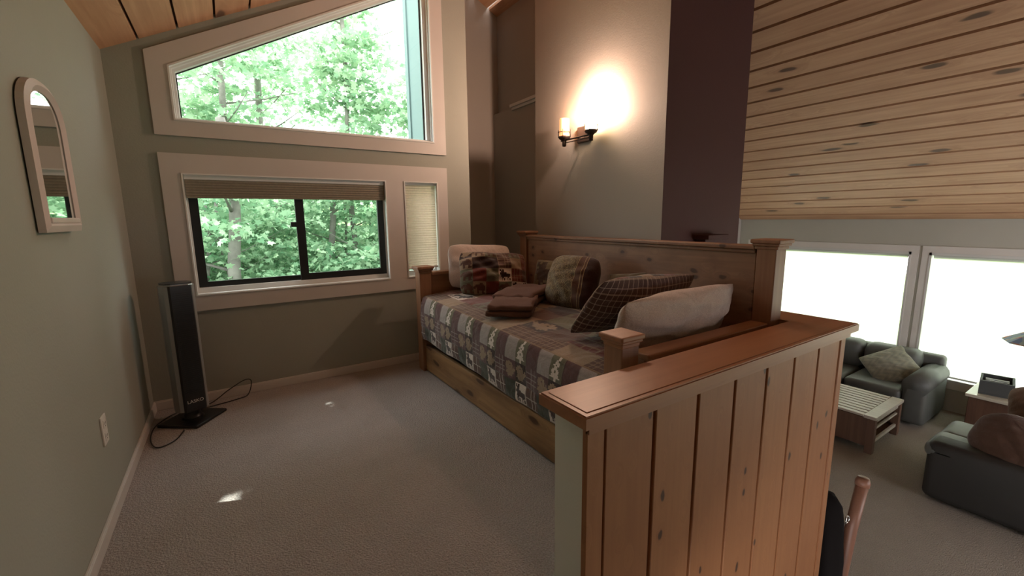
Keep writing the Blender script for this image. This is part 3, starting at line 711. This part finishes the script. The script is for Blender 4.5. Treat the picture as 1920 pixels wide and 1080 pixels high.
# ---------- quilt
def wob(a, b_): return .5*sin(a*2.3+1.3*sin(b_*3.1))+.3*sin(a*6.1+b_*4.7)+.2*sin(b_*9.3-a*3.3)
def quilt():
    ny, step = 380, .0068
    prof = []
    # profile param: side (h from hem), rounded crease, top, tucked down by headboard
    Hs = .37
    hs = np.linspace(0, Hs-.0, 52); xt = np.linspace(.0, 1.14, 150)
    V = []; info = []
    ys = np.linspace(YN+.075, YF-.103, ny)
    for y in ys:
        k = (y-YN)/(YF-YN); zc = .685+.07*k; zh = zc-.07-.335+.012*wob(y*2, 0)
        for h in hs:
            t = h/Hs
            x = 1.518+.012*sin(y*9+t)*t*(1-t)*2+.01*wob(y*3, t*3)*(1-t)-.012*sin(t*pi)+.05*max(0, t-.86)**2*50*.2
            V.append((x, y, zh+(zc-.035-zh)*t))
        for q in range(6):
            a = (q+1)/6*pi/2; V.append((1.528+.035*(1-cos(a)), y, zc-.035+.035*sin(a)))
        for x in xt[1:]:
            e = min(1, x/.2)
            V.append((1.563+x, y, zc+.012*e+.009*wob(x*6, y*3)*e+.012*sin(min(1, x/1.14)*pi)))
    nv = len(hs)+6+len(xt)-1
    cols = []
    for i in range(ny-1):
        y = (ys[i]+ys[i+1])/2
        for j in range(nv-1):
            if j < len(hs)+3: cols.append(side_pattern(y, (j+.5)/(len(hs)+3)*Hs, Hs))
            else: cols.append(top_pattern(y, (j-len(hs)-3)*.0077))
    return grid_mesh('quilt', V, ny, nv, np.array(cols), M_PATCH)
q = quilt(); sm = q.modifiers.new('thickness', 'SOLIDIFY'); sm.thickness = .012; sm.offset = 1 if False else -1
tag(q, 'brown and tan woodland patchwork quilt spread over the daybed', 'quilt')

# ---------- pillows
def pillow(name, label, w, h, t, front, back=None, mat=None, loc=(0, 0, 0), rot=(0, 0, 0), n=64, sag=.0, seed=0, flange=0, pinch=.06, power=.62, cat='pillow', group=None, lump=1.0, rnd=.12):
    """w (x) by h (y) by t (z); front faces +z; two shells meeting at the seam"""
    V = []; C = []; faces = []
    m = int(n*h/w)+1
    def surf(sgn):
        st = len(V)
        for i in range(n+1):
            for j in range(m+1):
                u = -1+2*i/n; v = -1+2*j/m
                x = u*w/2*(1-pinch*(1-abs(u))*0-pinch*(1-v*v)*abs(u)**3); y = v*h/2*(1-pinch*(1-u*u)*abs(v)**3)
                x *= sqrt(1-rnd*v**4); y *= sqrt(1-rnd*u**4)
                e = ((1-u*u)*(1-v*v))
                z = sgn*t/2*max(0, e)**power*(1+.10*lump*wob(u*2+seed, v*2+seed*2))
                wr = .010*lump*sin(9*atan2(v, u)+seed*2+2*u)*max(abs(u), abs(v))**3*(e**.4)*1.2
                z += wr*sgn*.8
                y -= sag*h*(1-v*.0)*u*u*.5
                V.append((x, y, z))
        for i in range(n):
            for j in range(m):
                a = st+i*(m+1)+j; f = (a, a+m+1, a+m+2, a+1)
                faces.append(f if sgn > 0 else f[::-1])
                fn = front if sgn > 0 or back is None else back
                C.append(fn((i+.5)/n*w, (j+.5)/m*h))
    surf(1); surf(-1)
    me = bpy.data.meshes.new(name); me.from_pydata(V, [], faces); me.materials.append(mat or M_PATCH)
    at = me.attributes.new('pattern', 'FLOAT_COLOR', 'FACE'); a = np.ones((len(faces), 4), np.float32); a[:, :3] = C; at.data.foreach_set('color', a.ravel())
    me.polygons.foreach_set('use_smooth', [True]*len(faces)); me.update()
    bmn = bmesh.new(); bmn.from_mesh(me); bmesh.ops.remove_doubles(bmn, verts=bmn.verts, dist=1e-4); bmn.to_mesh(me); bmn.free()
    o = link(bpy.data.objects.new(name, me)); o.location = loc
    o.matrix_world = Matrix.Translation(loc)@rot if isinstance(rot, Matrix) else Matrix.Translation(loc)@Matrix.Rotation(rot[2], 4, 'Z')@Matrix.Rotation(rot[1], 4, 'Y')@Matrix.Rotation(rot[0], 4, 'X')
    return tag(o, label, cat, group)
def frame(normal, up, roll=0):
    """matrix whose z is the pillow's front normal and whose y points up"""
    z = Vector(normal).normalized(); y = Vector(up); y = (y-z*y.dot(z)).normalized(); x = y.cross(z)
    return Matrix((x, y, z)).transposed().to_4x4()@Matrix.Rotation(roll, 4, 'Z')
WH = lin((214, 198, 190))
white = lambda x, y: WH
def rock(x, y):
    g = [.0]; k = (math.floor(x/.006)*31+math.floor(y/.006)*17) % 7
    sx = abs((x % .09)/.045-1); sy = abs(((y+.045*(math.floor(x/.09) % 2)) % .09)/.045-1)
    d = hypot(sx-.5+.2*sin(y*60), sy-.5+.2*cos(x*70))
    base = lin((104, 88, 66)); mark = lin((150, 132, 96))
    return mark if (.26 < d < .36 or .55 < d < .6) else base
def brocade(x, y):
    d = lin((62, 36, 30)); gold = lin((168, 146, 104))
    if x < .33: return rock(x, y)
    if x < .337 or .385 < x < .392 or .407 < x < .413: return gold
    if x < .41: return lin((96, 66, 50))
    return d
# far end: white pillow then patchwork sham
pillow('pillow', 'white pillow standing behind the patchwork sham at the window end of the daybed', .72, .46, .17, white, loc=(2.12, 3.84, 1.02), rot=frame((-.1, -1, .22), (0, 0, 1), R(-3)), seed=1, rnd=.25)
pillow('pillow_sham', 'patchwork sham with white lining leaning at the window end of the daybed', .70, .46, .24, lambda x, y: patch_pattern(x, y, .125, 2), white, loc=(2.13, 3.60, .965), rot=frame((-.28, -1, .48), (0, 0, 1), R(-4)), seed=2, n=120, rnd=.22, lump=2.2)
mb = lambda x, y: patch_color((lin((120, 106, 76)), lin((70, 48, 34)), 'moose'), min(.999, x/.40), min(.999, y/.32))
pillow('throw_pillow', 'small tan throw pillow with a moose, against the headboard behind the brocade cushion', .40, .32, .12, mb, loc=(2.62, 3.34, .93), rot=frame((-1, -.25, .3), (0, 0, 1)), seed=3)
pillow('throw_pillow', 'olive brocade throw pillow with gold piping leaning on the headboard', .50, .46, .26, brocade, lambda x, y: lin((50, 30, 26)), loc=(2.42, 2.78, .955), rot=frame((-1, -.25, .38), (0, 0, 1)), seed=4, pinch=.0, power=.5, rnd=.26, n=110)
pillow('throw_pillow', 'small olive throw pillow peeking out between the brocade cushion and the plaid sham', .36, .32, .12, lambda x, y: lin((88, 76, 52)), loc=(2.58, 2.33, .91), rot=frame((-1, -.1, .35), (0, 0, 1), R(8)), seed=5)
pillow('pillow_sham', 'plaid and patchwork sham leaning on the white pillow near the half wall', .98, .50, .22, lambda x, y: patch_pattern(x, y, .125, 5), plaid_pattern, loc=(2.2, 1.90, .94), rot=frame((.0, 1, .75), (0, 0, 1), R(3)), seed=6, n=170, rnd=.2)
pillow('pillow', 'long white pillow propped against the arm of the daybed next to the half wall', 1.06, .38, .26, white, loc=(2.22, 1.60, .895), rot=frame((.02, 1, .35), (0, 0, 1), R(-1)), seed=7, n=80, rnd=.2, lump=1.6)
# folded brown throws
M_FL = simple('chocolate_fleece', (.115, .058, .042), 1, bumpscale=150, bstr=.5, var=.15)
def folded(name, label, w, d, h, loc, rz, layers=3, seed=0):
    b = B()
    for k in range(layers):
        z = h*k/layers; th_ = h/layers*.98
        box(b, -w/2+.006*k, w/2-.01*((k+seed) % 2), -d/2+.008*((k+1) % 2), d/2-.012*k, z, z+th_, th_*.42, 4)
    bmesh.ops.subdivide_edges(b, edges=[e for e in b.edges if e.calc_length() > .08], cuts=6, use_grid_fill=True)
    for v in b.verts:
        v.co.z += .012*wob(v.co.x*8+seed, v.co.y*8)*(v.co.z/h) - .1*h*(abs(v.co.x)/w*2)**4*(v.co.z/h)
        v.co.x += .008*wob(v.co.y*9, v.co.z*20+seed); v.co.y += .008*wob(v.co.x*7+2, v.co.z*20)
    o = obj(name, b, M_FL, smooth=True); o.location = loc; o.rotation_euler = (0, 0, rz)
    return tag(o, label, 'blanket')
folded('folded_throw', 'front of two folded chocolate brown throws on the quilt', .50, .36, .10, (1.86, 2.84, .765), R(48), 2, 1)
folded('folded_throw', 'back one of two folded chocolate brown throws, nearer the patchwork sham', .62, .36, .12, (2.13, 3.10, .768), R(35), 2, 4)

# ================================================================== LIVING ROOM
M_SOFA = simple('lightened_leather', (.10, .105, .10), .5, bumpscale=40, bstr=.2, var=.2)  # leather lightened for lens haze on the sofa and window light on arm pads
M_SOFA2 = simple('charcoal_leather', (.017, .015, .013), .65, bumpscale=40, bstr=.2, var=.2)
def rounded(b, *a, r=.05): box(b, *a, r, 4)
# sofa under the living room windows (faces -x)
so_ = thing('sofa', 'dark leather sofa standing under the shaded living room windows', 'sofa', (0, 0, ZF))
SX0, SX1, SY0, SY1 = 7.85, 8.93, 1.62, 4.3
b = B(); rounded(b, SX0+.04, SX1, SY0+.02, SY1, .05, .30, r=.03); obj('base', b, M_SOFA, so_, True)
for ya, yb in ((SY0, SY0+.27), (SY1-.27, SY1)):
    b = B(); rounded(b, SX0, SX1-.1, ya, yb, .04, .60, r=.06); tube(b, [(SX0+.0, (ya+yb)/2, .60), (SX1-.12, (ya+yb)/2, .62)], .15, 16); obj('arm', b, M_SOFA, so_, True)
nC = 3; L_ = (SY1-SY0-.54)/nC
for k in range(nC):
    y = SY0+.27+k*L_
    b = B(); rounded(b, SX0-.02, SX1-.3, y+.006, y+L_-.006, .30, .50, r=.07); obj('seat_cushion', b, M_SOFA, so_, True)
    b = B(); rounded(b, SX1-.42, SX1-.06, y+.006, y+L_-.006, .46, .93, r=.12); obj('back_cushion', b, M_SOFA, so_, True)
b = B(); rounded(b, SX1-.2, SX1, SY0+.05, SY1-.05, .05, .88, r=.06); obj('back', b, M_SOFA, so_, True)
pillow('throw_pillow', 'grey green patterned throw pillow with a cream underside on the sofa under the windows', .62, .58, .2, lambda x, y: mix3(lin((138, 140, 130)), lin((165, 163, 146)), .5+.5*sin(x*60+2*sin(y*40))*sin(y*50)), lambda x, y: lin((190, 186, 140)), loc=(8.36, 2.18, ZF+.68), rot=frame((-1, -.15, .95), (0, 0, 1), R(38)), seed=9)
# coffee table
ct = thing('coffee_table', 'wooden coffee table with a pale slatted plank top in the living room', 'coffee table', (0, 0, ZF))
TX0, TX1, TY0, TY1, TZ = 6.5, 7.48, 1.76, 3.3, .50
M_TOP = wood('weathered_tabletop', (.56, .52, .46), (.30, .26, .22), 'Y', .35, .2); M_TL = wood('dark_table_wood', (.16, .085, .055), (.08, .04, .03), 'Z', .5, .2)
b = B(); box(b, TX0, TX1, TY0, TY0+.13, TZ-.04, TZ, .004); box(b, TX0, TX1, TY1-.13, TY1, TZ-.04, TZ, .004)
ns_ = 10; w_ = (TX1-TX0)/ns_
for k in range(ns_): box(b, TX0+k*w_+.010, TX0+(k+1)*w_-.010, TY0+.135, TY1-.135, TZ-.035, TZ-.004, .006)
tp = obj('tabletop', b, M_TOP, ct)
b = B(); box(b, TX0+.02, TX1-.02, TY0+.12, TY1-.12, TZ-.045, TZ-.034); obj('underlay', b, M_GROOVE, tp)
for x in (TX0+.05, TX1-.05):
    for y in (TY0+.05, TY1-.05): b = B(); box(b, x-.04, x+.04, y-.04, y+.04, 0, TZ-.04, .004); obj('leg', b, M_TL, ct)
for x in (TX0+.03, TX1-.06): b = B(); box(b, x, x+.03, TY0+.08, TY1-.08, .08, TZ-.04, .003); obj('side_panel', b, M_TL, ct)
b = B(); box(b, TX0+.05, TX1-.05, TY0+.03, TY0+.06, TZ-.11, TZ-.05, .003); box(b, TX0+.05, TX1-.05, TY0+.03, TY0+.06, .12, .16, .003); box(b, TX0+.05, TX1-.05, TY0+.03, TY0+.055, .30, .325, .003); obj('rail', b, M_TOP, ct)
b = B(); box(b, TX0+.05, TX1-.05, TY0+.06, TY1-.06, .1, .13, .003); obj('shelf', b, M_TL, ct)
# end table with box, lamp
et = thing('end_table', 'dark end table with a top coloured pale for the light on it in the corner between the two sofas', 'side table', (0, 0, ZF))
EX0, EX1, EY0, EY1, EZ = 8.05, 8.86, .30, 1.30, .62
b = B(); box(b, EX0, EX1, EY0, EY1, EZ-.04, EZ, .006); obj('tabletop', b, simple('lit_pale_glossy_top', (.62, .58, .5), .12, coat=.5), et)  # light falling on the tabletop is put into its pale colour
b = B(); box(b, EX0+.03, EX1-.03, EY0+.03, EY1-.03, .06, EZ-.04, .006); obj('body', b, M_TL, et)
for x in (EX0+.05, EX1-.05):
    for y in (EY0+.05, EY1-.05): b = B(); box(b, x-.03, x+.03, y-.03, y+.03, 0, .08); obj('leg', b, M_TL, et)
kb = thing('storage_box', 'small dark open box of odds and ends on the end table', 'box', (8.40, 1.08, ZF+EZ), R(8))
kb.scale = (1.2, 1.2, 1.1)
M_DKB = simple('dark_woven_box', (.07, .075, .08), .7, bumpscale=60, bstr=.6)
b = B()
for (xa, xb, ya, yb, za, zb) in ((-.17, .17, -.13, .13, 0, .02), (-.17, -.15, -.13, .13, .02, .17), (.15, .17, -.13, .13, .02, .17), (-.15, .15, -.13, -.11, .02, .17), (-.15, .15, .11, .13, .02, .17)): box(b, xa, xb, ya, yb, za, zb, .004)
obj('case', b, M_DKB, kb)
b = B()
for k in range(9): box(b, -.13+.03*k, -.108+.03*k, -.09, .09, .02, .12+.03*random.random(), .003)
obj('contents', b, simple('mixed_cards', (.25, .25, .27), .4, var=.5, vscale=30), kb)
lp = thing('table_lamp', 'table lamp with a wide tapered multicoloured glass shade on the end table', 'table lamp', (8.4, .74, ZF+EZ))
b = B(); lathe(b, [(.09, 0), (.09, .012), (.04, .03), (.018, .06), (.03, .14), (.02, .2), (.012, .3), (.012, .90)], 20); obj('base', b, M_DARKMETAL, lp, True)
ts = NT('stained_glass'); vo_ = ts.n('ShaderNodeTexVoronoi', {'Vector': ts.coord(), 'Scale': 12})
kk = ts.n('ShaderNodeSeparateColor', {0: vo_.outputs['Color']}).outputs[0]
cr_ = ts.n('ShaderNodeValToRGB', {0: kk}); cr_.color_ramp.elements[0].color = (.12, .2, .42, 1); cr_.color_ramp.elements[1].color = (.6, .12, .06, 1); e_ = cr_.color_ramp.elements.new(.5); e_.color = (.35, .45, .4, 1)
ts.l(cr_.outputs[0], ts.b.inputs['Base Color']); ts.b.inputs['Roughness'].default_value = .6
b = B(); lathe(b, [(.37, .74), (.365, .755), (.09, .93), (.06, .94), (.05, .92), (.35, .745)], 8, (0, 0, 0)); obj('lamp_shade', b, ts.m, lp)
b = B(); lathe(b, [(.008, .9), (.008, .95), (.016, .97), (.004, .995)], 12); obj('finial', b, M_DARKMETAL, lp, True)
# loveseat seen from behind
ls = thing('loveseat', 'charcoal loveseat seen from behind, its arm pads coloured lighter for window light', 'sofa', (0, 0, ZF))
LX0, LX1, LY0, LY1 = 5.92, 6.98, -1.0, 1.17
b = B(); rounded(b, LX0, LX0+.3, LY0+.02, LY1, .03, .66, r=.07); obj('back', b, M_SOFA2, ls, True)
b = B(); rounded(b, LX0+.1, LX1-.06, LY0+.05, LY1-.05, .04, .3, r=.03); obj('base', b, M_SOFA2, ls, True)
for ya, yb in ((LY1-.26, LY1+.02), (LY0-.02, LY0+.26)):
    b = B(); rounded(b, LX0+.06, LX1-.02, ya+.02, yb-.02, .04, .5, r=.06)
    a = obj('arm', b, M_SOFA2, ls, True)
    b = B(); rounded(b, LX0+.0, LX0+.50, ya-.01, yb+.01, .46, .64, r=.085); rounded(b, LX0+.52, LX1+.02, ya-.01, yb+.01, .44, .60, r=.075); obj('arm_pad', b, M_SOFA, a, True)  # pads take the lightened leather to show window light on the arm
nl = (LY1-LY0-.52)/2
for k in range(2):
    y = LY0+.26+k*nl
    b = B(); rounded(b, LX0+.28, LX1+.03, y+.005, y+nl-.005, .28, .47, r=.07); obj('seat_cushion', b, M_SOFA2, ls, True)
    b = B(); rounded(b, LX0+.2, LX0+.46, y+.005, y+nl-.005, .42, .84, r=.1); obj('back_cushion', b, M_SOFA2, ls, True)
brn = lambda x, y: lin((86, 62, 50)); tanp = lambda x, y: lin((124, 100, 86))
pillow('throw_pillow', 'brown velvet throw pillow slumped over the back of the loveseat, nearest the arm', .74, .56, .30, brn, loc=(6.17, .56, -.74), rot=frame((-1, .15, .5), (0, 0, 1), R(-12)), seed=11, rnd=.45, pinch=0)
pillow('throw_pillow', 'brown throw pillow farther along the loveseat back at the picture edge', .70, .56, .30, brn, loc=(6.40, .24, -.56), rot=frame((-1, .2, .6), (0, 0, 1), R(-8)), seed=12, rnd=.45, pinch=0)
pillow('throw_pillow', 'tan throw pillow standing behind the brown ones on the loveseat', .62, .55, .26, tanp, loc=(6.86, .5, -.52), rot=frame((-.9, .3, .6), (0, 0, 1), R(20)), seed=13, rnd=.3)
# black jacket on a wooden chair, below the end of the half wall
ch = thing('wooden_chair', 'wooden chair whose reddish back post shows past the half wall end', 'chair', (3.30, .98, ZF), 0)
M_CH = wood('red_chair_wood', (.24, .11, .07), (.14, .06, .04), 'Z', .45, .2)
def cpost(x, y, lean, h):
    b = B(); tube(b, [(x, y, 0), (x, y, .45), (x+lean*.4, y, h*.72), (x+lean, y, h-.04)], [.026, .03, .036, .038], 12); tube(b, [(x+lean-.004, y, h-.05), (x+lean+.004, y, h-.02), (x+lean+.006, y, h+.01)], [.042, .044, .034], 12); return b
obj('back_post', cpost(.03, .0, .18, 1.19), M_CH, ch, True); obj('back_post', cpost(.03, .40, .18, 1.19), M_CH, ch, True)
for y in (-.02, .40): b = B(); tube(b, [(-.2, y, 0), (-.2, y, .44)], [.015, .02], 10); obj('leg', b, M_CH, ch, True)
b = B(); box(b, -.235, .05, -.04, .42, .44, .475, .012, 3); obj('seat', b, M_CH, ch)
for z in (.58, .8): b = B(); box(b, .05+(z-.45)*.16, .075+(z-.45)*.16, .03, .37, z-.035, z+.035, .008); obj('back_slat', b, M_CH, ch)
M_JK = simple('black_bag_cloth', (.010, .008, .008), .95, spec=.1, bumpscale=30, bstr=.6)
b = B(); rings = []
prof = [(.02, .66), (.05, .65), (.075, .60), (.085, .5), (.09, .34), (.098, .2), (.10, .06), (.085, .0)]
nn = 28
for r_, z in prof: rings.append([b.verts.new(((r_*(1+.10*sin(5*2*pi*k/nn+z*6)))*cos(2*pi*k/nn), (r_*1.4*(1+.08*sin(4*2*pi*k/nn+z*4)))*sin(2*pi*k/nn), z)) for k in range(nn)])
for a, c in zip(rings, rings[1:]):
    for k in range(nn): b.faces.new((a[k], a[(k+1) % nn], c[(k+1) % nn], c[k]))
b.faces.new(rings[0]); b.faces.new(rings[-1][::-1])
jk = thing('black_bag', 'black cloth bag with a silver ring on the wooden chair seat', 'bag', (3.24, 1.10, ZF+.475))
jb = obj('body', b, M_JK, jk, True)
b = B(); tube(b, [(.05+.026*cos(k*pi/10), -.125-.004*cos(k*pi/5), .50+.026*sin(k*pi/10)) for k in range(21)], .005, 6, False); obj('ring', b, simple('silver_ring_metal', (.7, .7, .7), .25, 1), jk, True)
b = B(); tube(b, smooth_path([(-.03, 0, .65), (0, .02, .72), (.04, 0, .64)], 6), .01, 8); obj('handle', b, M_JK, jk, True)
# mantel bracket on the dark red chimney front
b = B(); box(b, 3.60, 3.92, CY0-.16, CY0, 1.285, 1.325, .006); box(b, 3.63, 3.89, CY0-.11, CY0, 1.12, 1.285, .006)
tag(obj('wall_bracket', b, M_RED), 'small dark red bracket shelf on the chimney front above the headboard', 'shelf')
